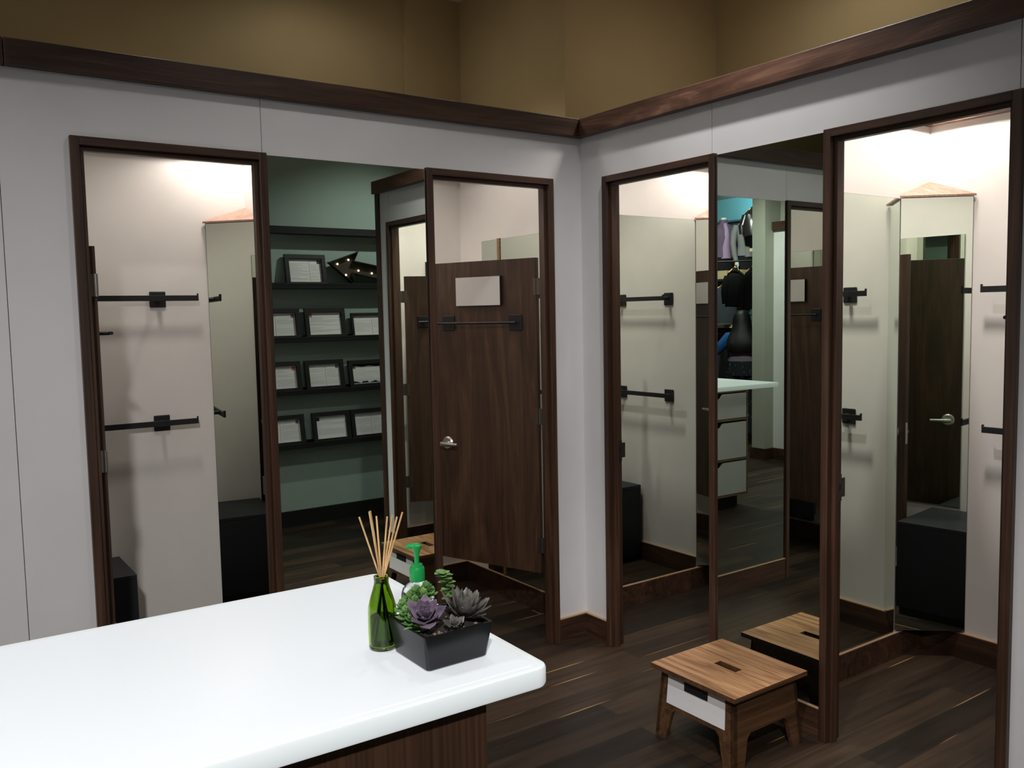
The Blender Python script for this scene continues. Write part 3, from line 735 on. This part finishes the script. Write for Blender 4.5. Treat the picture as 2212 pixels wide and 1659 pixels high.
def framed_letter(x, zbase, wd, ht, label, fold=None, pic=1, pic_left=False, rot=0, torn=False, mat_frame=BLACKW, bw=.033):
    """frame leaning back in the ledge: x = left edge seen from the room; wall looks towards +y so the viewer sees x mirrored"""
    t = thing('framed_letter', label, 'picture frame', (x+wd/2, PY+.083, zbase+.0215), 0, 'framed letters on the picture ledges')
    lean = R(10); t.rotation_euler = (lean, rot, 0)
    w2 = wd/2; d = .026
    # local: face towards +y, y in [-d, 0]
    m = MB()
    m.box((-w2, -d, 0), (w2, 0, bw), .0015).box((-w2, -d, ht-bw), (w2, 0, ht), .0015).box((-w2, -d, bw), (-w2+bw, 0, ht-bw), .0015).box((w2-bw, -d, bw), (w2, 0, ht-bw), .0015)
    m.box((-w2+.004, -d, .004), (w2-.004, -d+.004, ht-.004))
    m.build('frame', mat_frame, t)
    px, pz = w2-bw, ht/2-bw
    if torn:
        m = MB(); pts = [(-px, bw+.02)] + [(-px+2*px*k/14, bw+.016+.007*math.sin(k*1.3)+.004*math.sin(k*2.9)) for k in range(1, 15)]
        pts += [(px-2*px*k/14, ht-bw-.016-.004*math.sin(k*.9)) for k in range(0, 15)]
        m.prism([(a, -d+.005, b) for a, b in pts], (0, .001, 0)); m.build('letter', PAPER, t)
        MB().box((-px, -d+.005, bw), (px, -d+.0062, bw+.006)).build('paper_edge', PAPER, t)
    else:
        MB().box((-px, -d+.0045, bw), (px, -d+.0055, ht-bw)).build('letter', PAPER, t)
    y = -d+.0062
    m = MB(); rnd = random.Random(int(x*1000)+int(zbase*100))
    cols = [(-px+.012, px-.012)] if fold is None else [(-px+.010, fold-.010), (fold+.010, px-.010)]
    for a, b in cols:
        z = ht-bw-.035
        while z > bw+.02:
            if rnd.random() < .8:
                e = b if rnd.random() < .6 else a+(b-a)*rnd.uniform(.4, .9)
                m.box((a, y-.0003, z), (e, y, z+.0022))
            z -= .0075
    m.build('print', INK, t)
    if fold is not None:
        m = MB(); z = ht-bw-.020
        while z > bw+.010: m.box((fold-.0016, y-.0003, z-.011), (fold+.0016, y, z)); z -= .0165
        m.build('dashed_line', RED, t)
    if pic is not None:
        s = -1 if pic_left else 1; c = s*(px-.018)
        MB().box((c-.013, y-.0003, ht-bw-.034), (c+.013, y+.0002, ht-bw-.006)).build('stamp', PIC[pic], t)
# the wall is seen mirrored: larger x is further right in the mirror, so fold and stamp positions are given as the mirror shows them
framed_letter(-.306, 1.800, .322, .243, 'black framed letter leaning beside the marquee arrow', .035, 1)
framed_letter(-.520, 1.402, .315, .238, 'black framed letter at the mirror edge, on the ledge just under the arrow', -.03, 2)
framed_letter(-.166, 1.402, .328, .238, 'black framed letter with orange stamp, under the arrow tip', None, 0, True)
framed_letter(.212, 1.402, .32, .196, 'thin black framed letter right of the one with the orange stamp', .02, None, False, 0, False, BLACKW, .018)
framed_letter(-.528, 1.009, .315, .236, 'black framed letter with red stamp, second ledge from the bottom', -.04, 0)
framed_letter(-.180, 1.009, .316, .236, 'black framed letter in the middle of the second ledge from the bottom', .01, 2)
framed_letter(.176, 1.009, .31, .220, 'black framed letter on torn paper, second ledge from the bottom', None, 2, True, 0, True)
framed_letter(-.515, .605, .315, .236, 'black framed letter at the mirror edge on the lowest ledge', -.03, 2)
framed_letter(-.137, .605, .312, .238, 'black framed letter with small black stamp on the lowest ledge', None, 1, True)
framed_letter(.183, .605, .312, .238, 'black framed letter right of the small black stamp one, lowest ledge', .02, None)
def arrow_sign():
    t = thing('marquee_arrow', 'dark metal marquee arrow with small lit bulbs on the picture ledge', 'arrow sign', (.232, PY+.04, 1.8175), 0)
    t.rotation_euler = (0, R(4), 0)
    # outline in (x, z) as the mirror shows it: tip to the left
    P = [(-.215, .170), (.024, .272), (-.006, .200), (.42, .155), (.42, .045), (-.012, .105), (.010, .013)]
    RUST = plain('dark_rusty_metal', (.060, .045, .036), .6, spec=.3, bump=.5, bscale=60)
    RIMM = plain('dark_arrow_rim', (.020, .019, .018), .5)
    MB().prism([(x, 0, z) for x, z in P], (0, .006, 0)).build('face', RUST, t)
    m = MB(); n = len(P)
    cx, cz = sum(p[0] for p in P)/n, sum(p[1] for p in P)/n
    for i in range(n):
        a, b = Vector((P[i][0], 0, P[i][1])), Vector((P[(i+1) % n][0], 0, P[(i+1) % n][1]))
        d = (b-a).normalized(); nn = Vector((d.z, 0, -d.x))*.004
        m.prism([a, b, b+nn, a+nn], (0, .05, 0))
    m.build('rim', RIMM, t)
    BULB = plain('lit_bulb', (.9, .85, .6), .4, em=(1, .95, .55), es=4)
    for x, z in ((-.132, .166), (-.042, .206), (-.058, .088), (.045, .130), (.16, .118), (.28, .106)):
        MB().lathe([(.002, 0), (.0055, .003), (.0075, .009), (.0055, .014), (.001, .0165)], (0, 0, 0), 12).build('bulb', BULB, t, (x, .006, z)).rotation_euler = (-PI/2, 0, 0)
arrow_sign()

# ------------------------------------------------------------------ store seen through the mirrors
FABB = plain('black_fabric', (.008, .008, .009), .9, spec=.2, bump=.6, bscale=60)
FABN = plain('dark_navy_knit', (.035, .040, .050), .9, spec=.15, bump=.5, bscale=120)
FABP = plain('purple_jacket_fabric', (.085, .055, .10), .75, bump=.4, bscale=50)
FABL = plain('lilac_shirt_fabric', (.28, .185, .32), .75, bump=.4, bscale=60)
FABG = plain('grey_jacket_fabric', (.13, .13, .14), .75, bump=.4, bscale=50)
FABS = plain('black_glossy_shell', (.012, .010, .012), .22, spec=.6, bump=.7, bscale=14)
MANN = plain('pale_mannequin', (.42, .45, .44), .45)
SHELFW = plain('pale_shelf_wood', (.42, .34, .20), .6)
YEL = plain('yellow_hanger_wood', (.62, .38, .10), .5)
def faceto(px, py): return math.atan2(3.27-py, 2.7-px)   # turn towards the fitting area
def mannequin(loc, rz, label, outer, inner):
    t = thing('mannequin', label, 'mannequin', loc, rz, 'torso mannequins on the store wall')
    # local +x is forward
    MB().loft([(0, 0, .0, .10, .165), (0, 0, .08, .105, .165), (0, 0, .22, .085, .13), (.01, 0, .38, .11, .165), (.0, 0, .50, .10, .185), (-.01, 0, .56, .07, .12), (-.005, 0, .60, .05, .055), (.005, 0, .69, .046, .05), (.005, 0, .695, .03, .035)]).build('body', MANN, t)
    m = MB().loft([(0, 0, .06, .118, .185), (0, 0, .22, .10, .150), (.01, 0, .38, .122, .18), (0, 0, .50, .112, .20), (-.01, 0, .555, .085, .15), (-.006, 0, .60, .062, .072), (.0, 0, .655, .062, .066), (.0, 0, .658, .050, .054)])
    m.build('jacket', outer, t)
    MB().loft([(.030, 0, .04, .105, .105), (.030, 0, .22, .090, .085), (.038, 0, .40, .104, .075), (.036, 0, .50, .092, .06), (.03, 0, .60, .05, .03)]).build('shirt', inner, t)
    for s in (1, -1):
        MB().tube([(-.01, s*.17, .525), (-.02, s*.215, .40), (-.01, s*.235, .25), (.04, s*.235, .08), (.07, s*.225, -.02)], [.058, .056, .05, .043, .038], 12).build('sleeve', outer, t)
        m = MB().tube([(.07, s*.225, -.01), (.085, s*.222, -.05), (.092, s*.22, -.085)], [.024, .032, .028], 10, flat=.5)
        for k in range(4): m.tube([(.083+.008*k, s*.220, -.075), (.090+.009*k, s*.214, -.115), (.085+.008*k, s*.208, -.15+.008*abs(k-1))], [.0085, .008, .005], 7)
        m.tube([(.075, s*.225, -.04), (.118, s*.212, -.075), (.122, s*.208, -.10)], [.010, .009, .006], 7)
        m.build('hand', MANN, t)
    MB().loft([(0, 0, -.156, .098, .15), (0, 0, -.02, .105, .165), (0, 0, .065, .108, .166)]).build('shorts', FABB, t)
    return t
XM = -8.3
mannequin((XM, -6.45, 2.362), faceto(XM, -6.42)+.45, 'mannequin torso in an open purple jacket over a lilac shirt', FABP, FABL)
mannequin((XM-.05, -6.02, 2.362), faceto(XM, -5.95)+.5, 'mannequin torso in a grey jacket beside the purple one', FABG, FABG)
def hanging(name, label, loc, rz, fab, wd, ht, dp, sleeves=True, hanger=YEL, group=None):
    t = thing(name, label, 'coat' if sleeves else 'vest', loc, rz, group)
    m = MB().loft([(0, 0, -ht, dp*1.05, wd*1.08), (0, 0, -ht*.93, dp*1.1, wd*1.1), (0, 0, -ht*.5, dp, wd*.95), (0, 0, -ht*.2, dp*.9, wd), (0, 0, -.06, dp*.7, wd*.92), (0, 0, -.02, dp*.5, wd*.6), (0, 0, .02, dp*.42, wd*.3), (0, 0, .035, dp*.34, wd*.26)], 24)
    for v in m.bm.verts: v.co += Vector((random.uniform(-.012, .012), random.uniform(-.012, .012), random.uniform(-.008, .008)))
    m.build('body', fab, t)
    if sleeves:
        for s in (1, -1): MB().tube([(0, s*wd*.78, -.09), (.01, s*wd*1.08, -.25), (.02, s*wd*1.16, -ht*.6), (.03, s*wd*1.12, -ht*.92)], [dp*.55, dp*.6, dp*.55, dp*.45], 12).build('sleeve', fab, t)
    m = MB().tube([(0, -wd*.7, -.035), (0, -wd*.3, .01), (0, 0, .045), (0, wd*.3, .01), (0, wd*.7, -.035)], .011, 8)
    m.tube([(0, 0, .045), (0, 0, .09), (.012, 0, .115), (.03, 0, .105)], .003, 6)
    m.build('hanger', hanger, t)
    return t
hanging('hanging_vest', 'dark grey sleeveless vest on a yellow hanger', (-8.0, -6.16, 1.95), faceto(-8, -6.16), FABN, .19, .56, .075, False)
hanging('hanging_coat', 'black glossy jacket hung high beside the mannequins', (-8.05, -5.64, 3.09), faceto(-8, -5.77), FABS, .15, .40, .10)
hanging('hanging_coat', 'black fleece coat on the nearer rack, left one of the two', (-7.2, -5.27, 2.15), faceto(-7.2, -5.25)+.15, FABB, .125, .52, .10)
hanging('hanging_coat', 'black fleece coat on the nearer rack, right one of the two', (-7.25, -4.99, 2.15), faceto(-7.2, -5.0)-.1, FABB, .125, .56, .10)
def garment_rack():
    t = thing('garment_rack', 'black pipe rack holding two black fleece coats', 'rack', (-7.22, -5.02, 0), faceto(-7.2, -5.0))
    for s in (1, -1):
        MB().tube([(0, s*.55, .02), (0, s*.55, 2.265)], .014, 10).tube([(-.22, s*.55, .016), (.22, s*.55, .016)], .014, 10).build('post', BLACKM, t)
    MB().tube([(0, -.56, 2.265), (0, .56, 2.265)], .012, 10).build('rail', BLACKM, t)
garment_rack()
for z, y0, y1, lb in ((2.07, -7.4, -5.95, 'pale wood store shelf under the purple mannequin'), (1.30, -7.4, -5.9, 'pale wood store shelf under the grey vest'), (2.46, -5.72, -4.6, 'pale wood store shelf under the hanging glossy jacket')):
    tag(MB().box((-8.78, y0, z), (-8.05, y1, z+.05), .003).build('store_shelf', SHELFW), lb, 'shelf', 'store wall shelves')
t = tag(MB().box((-8.55, -6.60, 2.1205), (-8.10, -6.22, 2.204), .004).build('plinth_box', SHELFW), 'pale wooden box under the purple jacket mannequin', 'box')
t = tag(MB().box((-8.55, -6.12, 2.1205), (-8.14, -5.96, 2.204), .004).build('plinth_box', SHELFW), 'pale wooden box under the grey jacket mannequin', 'box')
FOLD = [plain('blue_denim', (.06, .09, .16), .9), plain('grey_denim', (.14, .16, .19), .9)]
for i in range(3):
    tag(MB().box((-8.5, -5.70, 2.5105+i*.045), (-8.12, -5.46, 2.554+i*.045), .014, seg=3).build('folded_jeans', FOLD[i % 2]), ('lowest', 'middle', 'top')[i] + ' pair of folded jeans on the store shelf stack', 'jeans', 'folded jeans on the store shelf')
# row of shirts on a short rail below the vest shelf
tag(MB().tube([(-8.35, -6.95, 1.20), (-8.35, -5.9, 1.20)], .012, 8).tube([(-8.35, -6.94, 1.20), (-8.75, -6.94, 1.20)], .010, 8).tube([(-8.35, -5.92, 1.20), (-8.75, -5.92, 1.20)], .010, 8).build('store_rail', STEEL), 'steel clothes rail under the vest shelf', 'rail')
for i in range(9):
    hanging('hanging_shirt', 'dark garment in the row hanging from the steel store rail', (-8.35, -6.86+i*.11, 1.085), random.uniform(-.1, .1) + PI/2, FABB if i % 3 else FABN, .19, .70, .032, False, STEEL, 'garments on the store rail')['category'] = 'shirt'
def person():
    # seen from behind: faces away from the mirrors
    px, py = -5.62, -3.80
    t = thing('person', 'person with long black hair, blue sleeves, mauve top and dark speckled trousers, reaching out', 'person', (px, py, 0), faceto(px, py)+PI)
    SKIN = plain('skin', (.50, .29, .20), .55); HAIR = plain('black_hair', (.007, .006, .007), .55, spec=.4, bump=.8, bscale=80)
    MAU = plain('mauve_cotton', (.26, .20, .28), .85, bump=.4, bscale=40); BLU = plain('blue_cotton', (.006, .09, .33), .8)
    TRO, tt, tb = nodes('dark_speckled_cloth')
    vo = tt.nodes.new('ShaderNodeTexVoronoi'); vo.inputs['Scale'].default_value = 28; tc = tt.nodes.new('ShaderNodeTexCoord'); tt.links.new(tc.outputs['Object'], vo.inputs['Vector'])
    cr = tt.nodes.new('ShaderNodeValToRGB'); cr.color_ramp.elements[0].position = .12; cr.color_ramp.elements[0].color = (.35, .38, .42, 1); cr.color_ramp.elements[1].position = .16; cr.color_ramp.elements[1].color = (.012, .015, .022, 1)
    tt.links.new(vo.outputs['Distance'], cr.inputs['Fac']); tt.links.new(cr.outputs['Color'], tb.inputs['Base Color']); tb.inputs['Roughness'].default_value = .9
    # body: one continuous skinned surface (local +x forward, +y to the person's left)
    J = {'pelvis': (0, 0, .86, .125), 'waist': (.01, 0, 1.00, .105), 'chest': (.02, 0, 1.17, .125), 'neckb': (.02, 0, 1.30, .055), 'neck': (.035, 0, 1.36, .048), 'head': (.055, 0, 1.45, .085), 'crown': (.05, 0, 1.51, .065),
         'hipl': (0, .09, .80, .095), 'kneel': (.02, .10, .45, .058), 'ankl': (-.01, .10, .08, .040), 'toel': (.14, .11, .035, .035),
         'hipr': (0, -.09, .80, .095), 'kneer': (.02, -.10, .45, .058), 'ankr': (-.01, -.10, .08, .040), 'toer': (.14, -.11, .035, .035),
         'shl': (.02, .15, 1.25, .055), 'ell': (.02, .30, 1.09, .042), 'wrl': (.17, .36, .98, .028), 'pal': (.24, .37, .95, .03),
         'shr': (.02, -.15, 1.25, .055), 'elr': (.05, -.24, 1.02, .042), 'wrr': (.25, -.20, 1.00, .028), 'par': (.32, -.19, 1.00, .03)}
    E = [('pelvis', 'waist'), ('waist', 'chest'), ('chest', 'neckb'), ('neckb', 'neck'), ('neck', 'head'), ('head', 'crown')]
    for s in 'lr': E += [('pelvis', 'hip'+s), ('hip'+s, 'knee'+s), ('knee'+s, 'ank'+s), ('ank'+s, 'toe'+s), ('chest', 'sh'+s), ('sh'+s, 'el'+s), ('el'+s, 'wr'+s), ('wr'+s, 'pa'+s)]
    for s, sg in (('l', 1), ('r', -1)):
        p = Vector(J['pa'+s][:3]); f = Vector((.9, .1*sg, -.1)).normalized()
        for k in range(4):
            o = Vector((0, sg*(.026-.017*k), .004)); l = (.06, .075, .08, .068)[3-k]
            J['f%s%d' % (s, k)] = (*(p+f*.035+o), .0085); J['g%s%d' % (s, k)] = (*(p+f*(.035+l*.55)+o+Vector((0, 0, -.012))), .008); J['h%s%d' % (s, k)] = (*(p+f*(.03+l)+o+Vector((0, 0, -.03))), .0065)
            E += [('pa'+s, 'f%s%d' % (s, k)), ('f%s%d' % (s, k), 'g%s%d' % (s, k)), ('g%s%d' % (s, k), 'h%s%d' % (s, k))]
        J['t'+s] = (*(p+Vector((.005, -sg*.035, -.005))), .0095); J['u'+s] = (*(p+Vector((.045, -sg*.05, -.02))), .008); E += [('wr'+s, 't'+s), ('t'+s, 'u'+s)]
    names = list(J); me = bpy.data.meshes.new('body')
    me.from_pydata([J[n][:3] for n in names], [(names.index(a), names.index(b)) for a, b in E], [])
    o = bpy.data.objects.new('body', me); C.objects.link(o); o.parent = t
    sk = o.modifiers.new('skin', 'SKIN'); sk.use_smooth_shade = True
    for i, n in enumerate(names):
        v = me.skin_vertices[0].data[i]; v.radius = (J[n][3], J[n][3]); v.use_root = (n == 'pelvis')
    ss = o.modifiers.new('subsurf', 'SUBSURF'); ss.levels = 1; ss.render_levels = 1
    me.materials.append(SKIN)
    # face
    fm = MB()
    for s in (1, -1): fm.lathe([(.002, -.006), (.008, -.003), (.009, 0), (.008, .003), (.002, .006)], (.136, s*.032, 1.462), 10, 1)
    fm.tube([(.135, 0, 1.475), (.155, 0, 1.435), (.140, 0, 1.425)], [.006, .012, .007], 8, 0); fm.tube([(.130, -.024, 1.398), (.139, 0, 1.394), (.130, .024, 1.398)], [.003, .006, .003], 8, 2)
    for s in (1, -1): fm.tube([(.05, s*.083, 1.47), (.045, s*.094, 1.452), (.052, s*.086, 1.425)], [.007, .011, .006], 8, 0)
    fm.build('face', [SKIN, FABB, plain('lips', (.35, .10, .09), .5)], t)
    m = MB().loft([(.015, 0, .965, .128, .170), (.02, 0, 1.02, .128, .165), (.02, 0, 1.10, .135, .175), (.025, 0, 1.19, .140, .190), (.02, 0, 1.26, .115, .175), (.02, 0, 1.30, .08, .10), (.025, 0, 1.325, .062, .066)], 24)
    m.build('top', MAU, t)
    m = MB()
    for s, e in ((1, 'l'), (-1, 'r')):
        a, b = Vector(J['sh'+e][:3]), Vector(J['el'+e][:3]); c = b.lerp(Vector(J['wr'+e][:3]), .12)
        m.tube([a.lerp(Vector((.02, 0, 1.25)), .25), a, a.lerp(b, .5), b, c], [.07, .073, .062, .056, .052], 14)
    m.build('blue_sleeves', BLU, t)
    m = MB().loft([(.0, 0, .80, .150, .175), (.005, 0, .88, .148, .172), (.012, 0, .97, .132, .168)], 24)
    for s in (1, -1): m.tube([(0, s*.085, .84), (.01, s*.095, .62), (.02, s*.10, .45), (0, s*.10, .10)], [.112, .098, .080, .070], 16)
    m.build('trousers', TRO, t)
    for s in (1, -1): MB().loft([(.06, s*.105, .0, .125, .045), (.06, s*.105, .03, .128, .047), (.045, s*.105, .065, .105, .044), (-.01, s*.10, .10, .055, .045), (-.01, s*.10, .125, .05, .044)], 16).build('shoe', FABB, t)
    m = MB().loft([(-.11, 0, 1.075, .045, .12), (-.12, 0, 1.11, .055, .165), (-.105, 0, 1.20, .065, .185), (-.06, 0, 1.28, .082, .155), (-.01, 0, 1.37, .098, .118), (.012, 0, 1.45, .105, .108), (.018, 0, 1.52, .096, .096), (.02, 0, 1.565, .06, .06), (.02, 0, 1.578, .02, .02)], 28)
    for v in m.bm.verts: v.co += Vector((random.uniform(-.006, .006), random.uniform(-.006, .006), 0))
    m.build('hair', HAIR, t)
person()
